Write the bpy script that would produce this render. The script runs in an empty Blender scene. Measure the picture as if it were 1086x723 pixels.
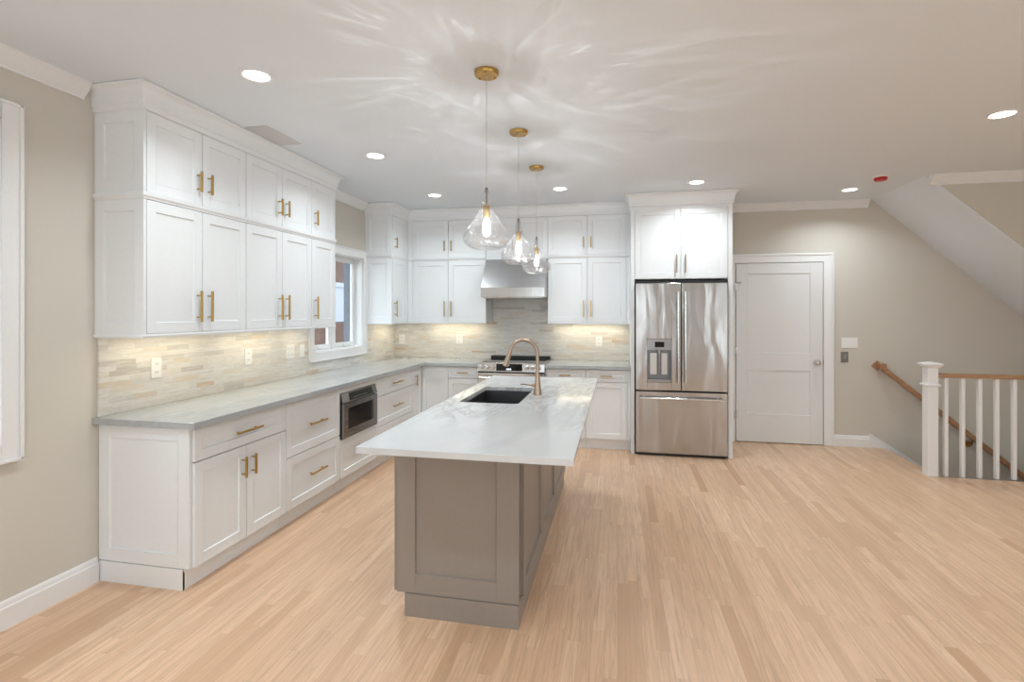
import bpy, bmesh, math, random
from mathutils import Vector, Matrix
random.seed(7)
PI = math.pi
SC = bpy.context.scene
COL = SC.collection

# ------------------------------------------------------------------ camera
CAM_H = 1.5
cam = bpy.data.cameras.new('camera'); co = bpy.data.objects.new('camera', cam); COL.objects.link(co)
cam.sensor_fit = 'HORIZONTAL'; cam.sensor_width = 36.0
cam.lens = 547.3 / 1086 * 36.0
cam.shift_y = -31.3 / 1086
cam.clip_start = 0.05
co.location = (0, 0, CAM_H); co.rotation_euler = (PI / 2, 0, 0.2016)
SC.camera = co
# ------------------------------------------------------------------ world and exposure
W = bpy.data.worlds.new('world'); SC.world = W; W.use_nodes = True
bgn = W.node_tree.nodes['Background']
bgn.inputs[0].default_value = (0.84, 0.93, 1.0, 1); bgn.inputs[1].default_value = 4.0
SC.view_settings.view_transform = 'Standard'; SC.view_settings.look = 'None'
SC.view_settings.gamma = 1; SC.view_settings.use_curve_mapping = False
SC.view_settings.exposure = 0.11
SC.cycles.use_denoising = True
SC.cycles.max_bounces = 10; SC.cycles.diffuse_bounces = 5; SC.cycles.glossy_bounces = 4
SC.cycles.transmission_bounces = 6; SC.cycles.transparent_max_bounces = 16
SC.cycles.caustics_reflective = False; SC.cycles.caustics_refractive = False
SC.cycles.sample_clamp_indirect = 4.0
CAN_W = 7.5       # each recessed ceiling lamp
UNDER_W = 2.2      # each under cabinet strip, per metre
BULB_W = 6.5
STREAK = 2.3      # gain of the ray pattern put into each pendant bulb

# ------------------------------------------------------------------ room numbers
XL, XR = -2.842, 4.9          # left and right walls
YR = -3.2                     # rear wall
YK, YB = 6.28, 6.376          # kitchen wall and door wall
ZC = 2.735                    # ceiling
XS, YN = 2.87, 5.357          # stair opening
SL = 0.915                    # slope of the underside of the upper stair

# ------------------------------------------------------------------ node helpers
class NT:
    def __init__(s, name):
        s.m = bpy.data.materials.new(name); s.m.use_nodes = True; s.t = s.m.node_tree
        s.b = s.t.nodes['Principled BSDF']; s.out = s.t.nodes['Material Output']
        s.geo = None
    def n(s, typ, **k):
        x = s.t.nodes.new(typ)
        for a, b in k.items(): setattr(x, a, b)
        return x
    def link(s, a, b): s.t.links.new(a, b)
    def setv(s, sock, v):
        if hasattr(v, 'is_output') or isinstance(v, bpy.types.NodeSocket): s.link(v, sock)
        else: sock.default_value = v
    def math(s, op, a, b=0.0, c=None, clamp=False):
        x = s.n('ShaderNodeMath', operation=op); x.use_clamp = clamp
        s.setv(x.inputs[0], a); s.setv(x.inputs[1], b)
        if c is not None: s.setv(x.inputs[2], c)
        return x.outputs[0]
    def pos(s):
        if s.geo is None: s.geo = s.n('ShaderNodeNewGeometry')
        return s.geo.outputs['Position']
    def obj(s): return s.n('ShaderNodeTexCoord').outputs['Object']
    def sep(s, v):
        x = s.n('ShaderNodeSeparateXYZ'); s.link(v, x.inputs[0]); return x.outputs
    def comb(s, x, y, z):
        c = s.n('ShaderNodeCombineXYZ')
        for i, v in enumerate((x, y, z)): s.setv(c.inputs[i], v)
        return c.outputs[0]
    def scale(s, v, sc, loc=(0, 0, 0)):
        m = s.n('ShaderNodeMapping'); s.link(v, m.inputs[0]); m.inputs[3].default_value = sc; m.inputs[1].default_value = loc
        return m.outputs[0]
    def noise(s, v, sc=5, det=2, rough=.5, dist=0, col=False):
        x = s.n('ShaderNodeTexNoise'); s.link(v, x.inputs['Vector'])
        x.inputs['Scale'].default_value = sc; x.inputs['Detail'].default_value = det
        x.inputs['Roughness'].default_value = rough; x.inputs['Distortion'].default_value = dist
        return x.outputs['Color'] if col else x.outputs[0]
    def white(s, v, col=False):
        x = s.n('ShaderNodeTexWhiteNoise', noise_dimensions='3D'); s.link(v, x.inputs['Vector'])
        return x.outputs['Color'] if col else x.outputs['Value']
    def ramp(s, f, stops, interp='LINEAR'):
        x = s.n('ShaderNodeValToRGB'); s.setv(x.inputs[0], f); cr = x.color_ramp; cr.interpolation = interp
        while len(cr.elements) > 1: cr.elements.remove(cr.elements[-1])
        cr.elements[0].position = stops[0][0]; cr.elements[0].color = c4(stops[0][1])
        for p, c in stops[1:]:
            e = cr.elements.new(p); e.color = c4(c)
        return x.outputs[0]
    def mix(s, f, a, b, mode='MIX'):
        x = s.n('ShaderNodeMix', data_type='RGBA', blend_type=mode)
        s.setv(x.inputs[0], f); s.setv(x.inputs[6], c4(a) if isinstance(a, tuple) else a); s.setv(x.inputs[7], c4(b) if isinstance(b, tuple) else b)
        return x.outputs[2]
    def bump(s, h, st=.1, dist=.01):
        x = s.n('ShaderNodeBump'); s.link(h, x.inputs['Height']); x.inputs['Strength'].default_value = st; x.inputs['Distance'].default_value = dist
        s.link(x.outputs[0], s.b.inputs['Normal']); return x
def c4(c):
    if isinstance(c, (int, float)): return (c, c, c, 1)
    return tuple(c) + (1,) if len(c) == 3 else c
def lin(r, g, b):
    f = lambda v: v / 255 / 12.92 if v / 255 <= .04045 else ((v / 255 + .055) / 1.055) ** 2.4
    return (f(r), f(g), f(b))
def plain(name, col, rough=.5, metal=0., bump=0, bscale=60, coat=0, spec=.5, var=0.03):
    t = NT(name); t.b.inputs['Roughness'].default_value = rough; t.b.inputs['Metallic'].default_value = metal
    t.b.inputs['Coat Weight'].default_value = coat; t.b.inputs['Specular IOR Level'].default_value = spec
    nz = t.noise(t.obj(), bscale, 3)
    c1 = tuple(min(1, v * (1 + var)) for v in col); c0 = tuple(v * (1 - var) for v in col)
    t.link(t.ramp(nz, [(.3, c0), (.7, c1)]), t.b.inputs['Base Color'])
    if bump: t.bump(nz, bump, .002)
    return t.m
def emis(name, col, strength):
    t = NT(name); t.b.inputs['Base Color'].default_value = c4(col)
    t.b.inputs['Emission Color'].default_value = c4(col); t.b.inputs['Emission Strength'].default_value = strength
    return t.m

M = {}
M['wall'] = plain('wall_paint', lin(207, 202, 192), .75, bump=.06, bscale=140, var=.01)
M['ceiling'] = plain('ceiling_paint', (.77, .815, .86), .8, bump=.05, bscale=160, var=.01)
M['trim'] = plain('trim_paint', (.82, .82, .82), .35, var=.01)
M['cab'] = plain('white_cabinet_paint', (.82, .84, .855), .32, var=.01)
M['grey'] = plain('grey_cabinet_paint', lin(147, 138, 130), .4, var=.02)
M['doorp'] = plain('door_paint', (.76, .76, .765), .4, var=.01)
M['black'] = plain('black_plastic', (.012, .012, .013), .35)
M['blackglass'] = plain('black_glass', (.006, .006, .007), .05)
M['plate'] = plain('outlet_plastic', (.86, .86, .85), .3, var=.005)
M['slot'] = plain('outlet_slot', (.10, .10, .10), .5)
M['greyplate'] = plain('grey_switch_metal', (.22, .21, .20), .4, .6)
M['brass'] = plain('brushed_brass', (.56, .36, .12), .30, 1.0, bscale=200, var=.06)
M['antique'] = plain('aged_brass', (.50, .31, .10), .32, 1.0, bscale=90, var=.12)
M['bronze'] = plain('champagne_bronze', (.44, .33, .25), .30, 1.0, bscale=150, var=.06)
M['nickel'] = plain('satin_nickel', (.55, .53, .50), .3, 1.0, bscale=150)
M['chrome'] = plain('polished_steel', (.72, .72, .72), .18, 1.0)
M['sink'] = plain('dark_sink_steel', (.20, .20, .21), .33, 1.0, bscale=120)
M['red'] = plain('red_plastic', (.45, .02, .02), .35)
M['tape'] = plain('under_cabinet_diffuser', (.85, .8, .7), .5)
M['cord'] = plain('clear_cord', (.52, .50, .47), .35)
M['screen'] = plain('window_screen', (.10, .12, .16), .7)
M['hvac'] = plain('vent_paint', (.60, .60, .60), .5, var=.01)
M['hvac_dark'] = plain('vent_inside', (.12, .12, .12), .7, var=.01)

def brushed(name, col, rough, wav, ax='z'):
    t = NT(name); o = t.obj()
    fine = t.noise(t.scale(o, (400, 400, 4) if ax == 'z' else (4, 400, 400)), 1, 3, .6)
    t.b.inputs['Metallic'].default_value = 1
    t.link(t.ramp(fine, [(.3, tuple(v * .93 for v in col)), (.7, tuple(min(1, v * 1.05) for v in col))]), t.b.inputs['Base Color'])
    r = t.math('MULTIPLY_ADD', fine, .10, rough - .05); t.link(r, t.b.inputs['Roughness'])
    w = t.noise(t.scale(o, (7.0, 7.0, 1.6)), 1, 1.5, .5, .6)
    if wav: t.bump(w, wav, .05)
    return t.m
M['steel'] = brushed('brushed_stainless', (.47, .445, .425), .22, .15)
M['hood'] = brushed('hood_stainless', (.60, .60, .61), .30, .05, 'x')
M['steel2'] = brushed('range_stainless', (.66, .65, .64), .22, .03, 'x')
M['dsteel'] = brushed('dark_stainless', (.33, .32, .32), .26, .05, 'x')

# oak floor: boards run along world Y
def floor_mat():
    t = NT('oak_floor'); p = t.sep(t.pos()); x, y = p[0], p[1]
    w, L = .0572, .80
    row = t.math('FLOOR', t.math('DIVIDE', x, w))
    rr = t.white(t.comb(row, 3.1, 0))
    yy = t.math('ADD', t.math('DIVIDE', y, L), t.math('MULTIPLY', rr, 7.3))
    colf = t.math('FLOOR', yy)
    rc = t.white(t.comb(row, colf, 1.7), True); rv = t.sep(rc)
    base = t.ramp(rv[0], [(0, (.52, .30, .17)), (.04, (.63, .39, .24)), (.25, (.725, .475, .312)), (.75, (.765, .515, .34)), (1, (.81, .57, .395))])
    # grain
    off = t.math('MULTIPLY', rv[1], 37.0)
    gv = t.comb(t.math('ADD', t.math('MULTIPLY', x, 60), off), t.math('ADD', t.math('MULTIPLY', y, 2.4), off), rv[2])
    g = t.noise(gv, 1.0, 5, .62, .8)
    gv2 = t.comb(t.math('ADD', t.math('MULTIPLY', x, 20), off), t.math('MULTIPLY', y, .9), off)
    g2 = t.noise(gv2, 1.0, 2, .5, 1.2)
    cath = t.math('SINE', t.math('MULTIPLY', g2, 60.0))
    c = t.mix(t.ramp(g, [(.36, .8), (.56, 0.)]), base, (.565, .365, .235))
    c = t.mix(t.math('MULTIPLY', t.math('MAXIMUM', t.math('SUBTRACT', cath, .5), 0.0), .5), c, (.53, .34, .205))
    # seams
    fx = t.math('FRACT', t.math('DIVIDE', x, w)); ex = t.math('MINIMUM', fx, t.math('SUBTRACT', 1.0, fx))
    fy = t.math('FRACT', yy); ey = t.math('MINIMUM', fy, t.math('SUBTRACT', 1.0, fy))
    sx = t.math('LESS_THAN', ex, .016); sy = t.math('LESS_THAN', ey, .0012)
    sm = t.math('MAXIMUM', sx, sy)
    c = t.mix(t.math('MULTIPLY', sm, .3), c, (.33, .20, .12))
    t.link(c, t.b.inputs['Base Color'])
    t.link(t.math('MULTIPLY_ADD', g, .12, .27), t.b.inputs['Roughness'])
    h = t.math('SUBTRACT', t.math('MULTIPLY', g, .15), sm); t.bump(h, .10, .002)
    return t.m
M['floor'] = floor_mat()
def oak(name, ax):
    t = NT(name); o = t.pos(); sc = {'x': (3, 60, 60), 'y': (60, 3, 60)}[ax]
    g = t.noise(t.scale(o, sc), 1, 4, .6, .6)
    t.link(t.ramp(g, [(.3, (.30, .15, .07)), (.7, (.46, .26, .14))]), t.b.inputs['Base Color']); t.b.inputs['Roughness'].default_value = .35
    return t.m
M['oak'] = oak('stained_oak_rail', 'x')
# stone counter and island
def stone(name, a, b, vein, rough, vs, ang, amt):
    t = NT(name); p = t.pos()
    mp = t.n('ShaderNodeMapping'); t.link(p, mp.inputs[0]); mp.inputs[2].default_value = (0, 0, ang); mp.inputs[3].default_value = (vs, vs * .38, vs)
    v = mp.outputs[0]
    n1 = t.noise(v, 1.1, 6, .6, 1.2); n2 = t.noise(v, 2.2, 8, .62, 2.0)
    base = t.ramp(n1, [(.3, a), (.68, b)])
    ve = t.math('SUBTRACT', 1.0, t.math('MULTIPLY', t.math('ABSOLUTE', t.math('SUBTRACT', n2, .5)), 14.0), clamp=True)
    msk = t.ramp(t.noise(v, .7, 2), [(.42, 0.), (.6, 1.)])
    f = t.math('MULTIPLY', t.math('MULTIPLY', ve, msk), amt)
    t.link(t.mix(f, base, vein), t.b.inputs['Base Color']); t.b.inputs['Roughness'].default_value = rough
    return t.m
M['island_top'] = stone('white_quartzite', (.58, .595, .61), (.70, .71, .71), (.40, .395, .38), .10, 1.7, .5, .75)
M['counter'] = stone('grey_quartz_counter', (.36, .38, .395), (.46, .48, .485), (.56, .565, .56), .14, 2.2, -.4, .5)
# backsplash strips
def tile(name, axis):
    t = NT(name); p = t.sep(t.pos()); u = p[1] if axis == 'y' else p[0]; z = p[2]
    H = .0305
    row = t.math('FLOOR', t.math('DIVIDE', z, H))
    rr = t.sep(t.white(t.comb(row, 9.2, .3), True))
    L = t.math('MULTIPLY_ADD', rr[1], .10, .13)
    uu = t.math('ADD', t.math('DIVIDE', u, L), t.math('MULTIPLY', rr[0], 5.0)); cf = t.math('FLOOR', uu)
    rc = t.sep(t.white(t.comb(row, cf, 4.4), True))
    base = t.ramp(rc[0], [(0, (.50, .47, .43)), (.05, (.58, .57, .55)), (.15, (.67, .655, .63)), (.45, (.73, .71, .675)), (.8, (.76, .745, .71)), (.93, (.70, .65, .575)), (.98, (.68, .58, .46)), (1, (.62, .43, .27))])
    off = t.math('MULTIPLY', rc[1], 11.0)
    g = t.noise(t.comb(t.math('ADD', t.math('MULTIPLY', u, 9), off), t.math('ADD', t.math('MULTIPLY', z, 55), off), off), 1, 5, .6, 1.0)
    c = t.mix(t.ramp(g, [(.36, .55), (.58, 0.)]), base, (.58, .54, .48))
    c = t.mix(t.ramp(t.noise(t.comb(t.math('MULTIPLY', u, 4), t.math('MULTIPLY', z, 40), off), 1.3, 3), [(.5, 0.), (.75, .6)]), c, (.80, .79, .77))
    fu = t.math('FRACT', uu); fz = t.math('FRACT', t.math('DIVIDE', z, H))
    s = t.math('MAXIMUM', t.math('LESS_THAN', t.math('MINIMUM', fu, t.math('SUBTRACT', 1.0, fu)), .006), t.math('LESS_THAN', t.math('MINIMUM', fz, t.math('SUBTRACT', 1.0, fz)), .03))
    c = t.mix(t.math('MULTIPLY', s, .35), c, (.48, .46, .42))
    t.link(c, t.b.inputs['Base Color']); t.b.inputs['Roughness'].default_value = .38
    t.bump(t.math('SUBTRACT', t.math('MULTIPLY_ADD', rc[2], .5, t.math('MULTIPLY', g, .2)), s), .2, .002)
    return t.m
M['tile_y'] = tile('marble_strip_tile_side', 'y'); M['tile_x'] = tile('marble_strip_tile_back', 'x')
# thin glass
def glass(name, rough=.02, tint=(.97, .98, .98), streaks=False, refl=1.0):
    t = NT(name); t.t.nodes.remove(t.b)
    tr = t.n('ShaderNodeBsdfTransparent'); gl = t.n('ShaderNodeBsdfGlossy'); gl.inputs['Roughness'].default_value = rough
    lw = t.n('ShaderNodeLayerWeight'); lw.inputs[0].default_value = .5
    mx = t.n('ShaderNodeMixShader')
    if streaks:
        o = t.obj(); tr.inputs[0].default_value = (.955, .96, .962, 1)
        b = t.n('ShaderNodeBump'); b.inputs['Strength'].default_value = .9; b.inputs['Distance'].default_value = .012
        wv = t.noise(o, 32, 2, .5, .5); t.link(wv, b.inputs['Height'])
        t.link(b.outputs[0], gl.inputs['Normal']); t.link(b.outputs[0], lw.inputs['Normal'])
    else: tr.inputs[0].default_value = c4(tint)
    f = t.math('MULTIPLY', t.math('MULTIPLY_ADD', t.math('POWER', lw.outputs['Facing'], 4.0), .9, .05), refl, clamp=True)
    if streaks: f = t.math('MULTIPLY_ADD', t.math('POWER', lw.outputs['Facing'], 1.8), .8, .17, clamp=True)
    t.link(f, mx.inputs[0]); t.link(tr.outputs[0], mx.inputs[1]); t.link(gl.outputs[0], mx.inputs[2])
    if streaks:      # seeds and ripples in the glass scatter a little of the bulb's light
        df = t.n('ShaderNodeBsdfDiffuse'); tl = t.n('ShaderNodeBsdfTranslucent'); m1 = t.n('ShaderNodeMixShader'); m2 = t.n('ShaderNodeMixShader')
        df.inputs[0].default_value = tl.inputs[0].default_value = (.9, .92, .95, 1)
        t.link(df.outputs[0], m1.inputs[1]); t.link(tl.outputs[0], m1.inputs[2])
        t.link(t.ramp(t.noise(t.scale(o, (38, 38, 22)), 1, 3, .6, 1.5), [(.42, .004), (.56, .014), (.66, .06)]), m2.inputs[0])
        t.link(mx.outputs[0], m2.inputs[1]); t.link(m1.outputs[0], m2.inputs[2]); t.link(m2.outputs[0], t.out.inputs[0])
    else: t.link(mx.outputs[0], t.out.inputs[0])
    return t.m
M['glass'] = glass('window_glass'); M['shade'] = glass('rippled_clear_glass', .09, streaks=True, refl=.75)
def bulbmat():
    t = NT('bulb_glass'); t.t.nodes.remove(t.b)
    tr = t.n('ShaderNodeBsdfTransparent'); e = t.n('ShaderNodeEmission'); e.inputs[0].default_value = (1, .96, .88, 1); e.inputs[1].default_value = 1.6
    a = t.n('ShaderNodeAddShader'); t.link(tr.outputs[0], a.inputs[0]); t.link(e.outputs[0], a.inputs[1]); t.link(a.outputs[0], t.out.inputs[0])
    return t.m
M['bulb'] = bulbmat()
M['filament'] = emis('filament', (1, .93, .8), 14)
M['lens'] = emis('downlight_lens', (1, .99, .97), 9)
M['display'] = emis('display_text', (.8, .9, 1), 1.2)
def brick():
    t = NT('neighbour_brick'); p = t.sep(t.pos()); b = t.n('ShaderNodeTexBrick'); t.link(t.comb(p[1], p[2], 0), b.inputs['Vector'])
    b.inputs['Scale'].default_value = 4; b.inputs['Color1'].default_value = (.085, .030, .018, 1); b.inputs['Color2'].default_value = (.05, .02, .014, 1)
    b.inputs['Mortar'].default_value = (.09, .065, .055, 1); b.inputs['Mortar Size'].default_value = .012
    t.link(b.outputs[0], t.b.inputs['Base Color']); t.b.inputs['Roughness'].default_value = .9; return t.m
M['brick'] = brick()
M['siding'] = plain('pale_siding', (.24, .26, .32), .6)
M['lot'] = plain('paved_ground', (.25, .25, .24), .9, bump=.2)

# ------------------------------------------------------------------ mesh helpers
class MB:
    def __init__(s): s.v = []; s.f = []
    def add(s, vs, fs):
        o = len(s.v); s.v += [tuple(v) for v in vs]; s.f += [tuple(i + o for i in f) for f in fs]; return s
    def box(s, x0, y0, z0, x1, y1, z1):
        vs = [(x, y, z) for z in (z0, z1) for y in (y0, y1) for x in (x0, x1)]
        return s.add(vs, [(0, 2, 3, 1), (4, 5, 7, 6), (0, 1, 5, 4), (2, 6, 7, 3), (0, 4, 6, 2), (1, 3, 7, 5)])
    def tube(s, pts, r, n=12, cap=True):
        pts = [Vector(p) for p in pts]; R = r if isinstance(r, (list, tuple)) else [r] * len(pts)
        vs = []; fs = []; up = None
        for i, p in enumerate(pts):
            d = (pts[min(i + 1, len(pts) - 1)] - pts[max(i - 1, 0)]).normalized()
            if up is None:
                up = Vector((0, 0, 1)) if abs(d.z) < .9 else Vector((0, 1, 0))
            a = d.cross(up).normalized(); b = a.cross(d).normalized(); up = b
            for k in range(n):
                t = 2 * PI * k / n; vs.append(p + a * math.cos(t) * R[i] + b * math.sin(t) * R[i])
        for i in range(len(pts) - 1):
            for k in range(n):
                k2 = (k + 1) % n; fs.append((i * n + k, i * n + k2, (i + 1) * n + k2, (i + 1) * n + k))
        if cap: fs.append(tuple(reversed(range(n)))); fs.append(tuple((len(pts) - 1) * n + k for k in range(n)))
        return s.add(vs, fs)
    def cyl(s, a, b, r, n=16): return s.tube([a, b], r, n)
    def lathe(s, prof, c=(0, 0, 0), n=32, cap0=True, cap1=True):
        vs = []; fs = []
        for r, z in prof:
            for k in range(n):
                t = 2 * PI * k / n; vs.append((c[0] + r * math.cos(t), c[1] + r * math.sin(t), c[2] + z))
        for i in range(len(prof) - 1):
            for k in range(n):
                k2 = (k + 1) % n; fs.append((i * n + k, i * n + k2, (i + 1) * n + k2, (i + 1) * n + k))
        if cap0: fs.append(tuple(reversed(range(n))))
        if cap1: fs.append(tuple((len(prof) - 1) * n + k for k in range(n)))
        return s.add(vs, fs)
    def prism(s, poly, axis, a, b):
        # poly in the two other axes (x: (y,z); y: (x,z); z: (x,y))
        def P(p, t): return {'x': (t, p[0], p[1]), 'y': (p[0], t, p[1]), 'z': (p[0], p[1], t)}[axis]
        n = len(poly); vs = [P(p, a) for p in poly] + [P(p, b) for p in poly]
        fs = [tuple(range(n)), tuple(reversed(range(n, 2 * n)))] + [(i, i + n, (i + 1) % n + n, (i + 1) % n) for i in range(n)]
        return s.add(vs, fs)
    def sweep(s, path, prof, side=1, closed=False):
        # path: xy points; prof: (d, z) closed polygon; d is measured to the right (side=1) of travel
        P = [Vector((p[0], p[1])) for p in path]; n = len(P); m = len(prof); vs = []; fs = []
        for i in range(n):
            d0 = (P[i] - P[i - 1]).normalized() if (i > 0 or closed) else None
            d1 = (P[(i + 1) % n] - P[i]).normalized() if (i < n - 1 or closed) else None
            if d0 is None: d0 = d1
            if d1 is None: d1 = d0
            n0 = Vector((d0.y, -d0.x)) * side; n1 = Vector((d1.y, -d1.x)) * side
            mm = (n0 + n1).normalized(); mm = mm / max(.2, mm.dot(n0))
            for d, z in prof: vs.append((P[i].x + mm.x * d, P[i].y + mm.y * d, z))
        for i in range(n if closed else n - 1):
            j = (i + 1) % n
            for k in range(m):
                k2 = (k + 1) % m; fs.append((i * m + k, j * m + k, j * m + k2, i * m + k2))
        if not closed: fs.append(tuple(range(m))); fs.append(tuple(reversed([(n - 1) * m + k for k in range(m)])))
        return s.add(vs, fs)
    def shaker(s, w, h, st=.06, t=.02, rec=.009, x0=0, z0=0, split=None):
        # door in the xz plane, front at y=0, back at y=t; recessed panels with a small chamfer
        panels = split or [(st, st, w - st, h - st)]
        ch = .0035
        # slab behind
        s.box(x0, rec, z0, x0 + w, t, z0 + h)
        # frame: decompose by rows
        xs0, xs1 = panels[0][0], panels[0][2]
        s.box(x0, 0, z0, x0 + xs0, rec, z0 + h); s.box(x0 + xs1, 0, z0, x0 + w, rec, z0 + h)
        zprev = 0
        for (a, b, c, d) in panels:
            s.box(x0 + xs0, 0, z0 + zprev, x0 + xs1, rec, z0 + b); zprev = d
        s.box(x0 + xs0, 0, z0 + zprev, x0 + xs1, rec, z0 + h)
        for (a, b, c, d) in panels:   # chamfer ring
            A = [(x0 + a, 0, z0 + b), (x0 + c, 0, z0 + b), (x0 + c, 0, z0 + d), (x0 + a, 0, z0 + d)]
            B = [(x0 + a + ch, rec, z0 + b + ch), (x0 + c - ch, rec, z0 + b + ch), (x0 + c - ch, rec, z0 + d - ch), (x0 + a + ch, rec, z0 + d - ch)]
            s.add(A + B, [(i, (i + 1) % 4, (i + 1) % 4 + 4, i + 4) for i in range(4)])
        return s
    def build(s, name, mat, parent=None, loc=(0, 0, 0), rot=(0, 0, 0), bevel=0, smooth=False, weld=True):
        me = bpy.data.meshes.new(name); me.from_pydata(s.v, [], s.f)
        bm = bmesh.new(); bm.from_mesh(me)
        if weld: bmesh.ops.remove_doubles(bm, verts=bm.verts, dist=1e-5)
        bmesh.ops.recalc_face_normals(bm, faces=bm.faces); bm.to_mesh(me); bm.free()
        o = bpy.data.objects.new(name, me); COL.objects.link(o)
        me.materials.append(M[mat] if isinstance(mat, str) else mat)
        o.location = loc; o.rotation_euler = rot
        if parent: o.parent = parent
        if smooth:
            for p in me.polygons: p.use_smooth = True
            me.set_sharp_from_angle(angle=math.radians(35))
        if bevel:
            b = o.modifiers.new('bevel', 'BEVEL'); b.width = bevel; b.segments = 2; b.limit_method = 'ANGLE'; b.angle_limit = math.radians(50)
        return o
def tag(o, label=None, cat=None, group=None, kind=None):
    if label: o['label'] = label
    if cat: o['category'] = cat
    if group: o['group'] = group
    if kind: o['kind'] = kind
    return o
def thing(name, label, cat, loc=(0, 0, 0), rz=0, group=None):
    o = bpy.data.objects.new(name, None); COL.objects.link(o); o.empty_display_size = .1
    o.location = loc; o.rotation_euler = (0, 0, rz); return tag(o, label, cat, group)
def struct(mb, name, mat, label=None, **k):
    o = mb.build(name, mat, **k); o['kind'] = 'structure'
    if label: o['label'] = label
    return o

# ------------------------------------------------------------------ room shell
T = .16
f = MB().box(XL - .02, YR - .02, -.06, XS, YB, 0).box(XS, YR - .02, -.06, XR, YN, 0)
struct(f, 'floor', 'floor', 'light natural oak strip floor')
# ceiling, open above the stair
c = MB().box(XL - T, YR - T, ZC, 2.745, YB + T, ZC + .12).box(2.745, YR - T, ZC, XR + T, YN, ZC + .12)
struct(c, 'ceiling', 'ceiling', 'flat white ceiling')
def wall_x(name, x0, x1, y0, y1, z0, z1, holes, label):
    m = MB(); ys = y0
    for (a, b, c_, d) in sorted(holes):
        m.box(x0, ys, z0, x1, a, z1); m.box(x0, a, z0, x1, b, c_); m.box(x0, a, d, x1, b, z1); ys = b
    m.box(x0, ys, z0, x1, y1, z1); return struct(m, name, 'wall', label)
WK = (4.43, 5.395, 1.105, 2.095)         # kitchen window opening  y0,y1,z0,z1
WN = (.95, 1.885, .875, 2.405)           # near left window
WREAR = [(-2.2, -.9, .3, 2.4), (-.5, .75, .3, 2.4), (2.8, 4.2, .3, 2.4)]  # unseen rear windows, added to bring in more daylight
wall_x('wall_left', XL - T, XL, YR - T, YB + T, -.06, ZC, [WK, WN], 'greige painted left wall')
m = MB().box(XL, YK, -.06, 1.10, YB + T, ZC).box(1.10, YB, -2.8, XR + T, YB + T, ZC)
struct(m, 'wall_back', 'wall', 'greige painted back wall')
wall_x('wall_right', XR, XR + T, YR - T, YB, -.06, ZC + .12, [(-2.2, -.4, .3, 2.4)], 'greige right wall')  # the opening is added out of view to let daylight in from the right
m = MB(); xs = XL - T
for (a, b, z0, z1) in WREAR:
    m.box(xs, YR - T, -.06, a, YR, ZC); m.box(a, YR - T, -.06, b, YR, z0); m.box(a, YR - T, z1, b, YR, ZC); xs = b
m.box(xs, YR - T, -.06, XR + T, YR, ZC); struct(m, 'wall_rear', 'wall', 'wall behind the camera')
m = MB().box(XS - .12, YN, -2.8, XS - .005, YB, -.06).box(XS - .005, YN - .12, -2.8, XR + T, YN - .005, -.06).box(XS - .12, YN - .12, -2.9, XR + T, YB + T, -2.8)
struct(m, 'wall_stairwell', 'wall', 'walls of the stairwell below the floor')
m = MB().box(XR, YN - .004, -2.8, XR + T, YB - .001, -.06)
struct(m, 'wall_stairwell_end', 'wall', 'end wall of the stairwell')
# sloped underside of the upper stair and the wall above it
xe = XR + T; ze = ZC - SL * (xe - 2.745)
m = MB().prism([(2.745, ZC), (xe, ze), (xe, ze + .35), (2.745 + .05, ZC + .12), (2.745, ZC + .12)], 'y', YN + .105, YB)
m.prism([(2.745, ZC), (xe, ze), (xe, ze + .018), (2.745 + .0197, ZC)], 'y', YN, YN + .105)
struct(m, 'ceiling_stair_slope', 'ceiling', 'white sloped underside of the upper staircase')
m = MB().prism([(2.766, ZC), (xe, ZC), (xe, ze + .0185), ], 'y', YN, YN + .104)
struct(m, 'wall_bulkhead', 'wall', 'greige triangular wall above the stair slope')

# crown mouldings on walls
CR = [(0, ZC), (.065, ZC), (.065, ZC - .012), (.055, ZC - .02), (.045, ZC - .045), (.022, ZC - .068), (.014, ZC - .075), (.014, ZC - .088), (0, ZC - .088)]
struct(MB().sweep([(XL, YR), (XL, 2.275)], CR, 1), 'trim_1', 'trim', 'white crown moulding on the near left wall', smooth=True)
struct(MB().sweep([(XL, 4.35), (XL, 5.43)], CR, 1), 'trim_2', 'trim', 'white crown moulding above the kitchen window', smooth=True)
struct(MB().sweep([(1.205, YB), (2.71, YB)], CR, 1), 'trim_3', 'trim', 'white crown moulding above the white door', smooth=True)
struct(MB().sweep([(2.776, YN), (XR, YN)], CR, 1), 'trim_4', 'trim', 'white crown moulding above the stair slope', smooth=True)
# baseboards
def BBP(h=.135): return [(0, 0), (.016, 0), (.016, h - .035), (.011, h - .028), (.011, h - .014), (.006, h - .004), (.003, h), (0, h)]
struct(MB().sweep([(XL, YR), (XL, 2.352)], BBP(), 1), 'baseboard_left', 'trim', 'white baseboard on the left wall', smooth=True)
struct(MB().sweep([(2.364, YB), (2.72, YB)], BBP(.125), 1), 'baseboard_back', 'trim', 'white baseboard beside the white door', smooth=True)
SK = .655
m = MB().prism([(2.72, 0), (2.72, .148), (2.745, .145), (4.6, .145 - SK * (4.6 - 2.745)), (4.6, -.02 - SK * (4.6 - 2.745) - .2), (XS + .01, -.25), (XS + .004, -.001), ], 'y', YB - .016, YB)
struct(m, 'trim_5', 'trim', 'white skirt board descending along the stair')
# stair treads going down to the right
m = MB()
for k in range(7):
    x0 = XS + .005 + k * .26; z = -.19 * (k + 1)
    m.box(x0, YN, z - .19, x0 + .26, YB - .018, z - .03); m.box(x0 - .02 if k else x0, YN, z - .03, x0 + .26, YB - .018, z)
st = m.build('staircase', 'oak'); tag(st, 'oak stair going down behind the white balustrade', 'staircase')

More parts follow.
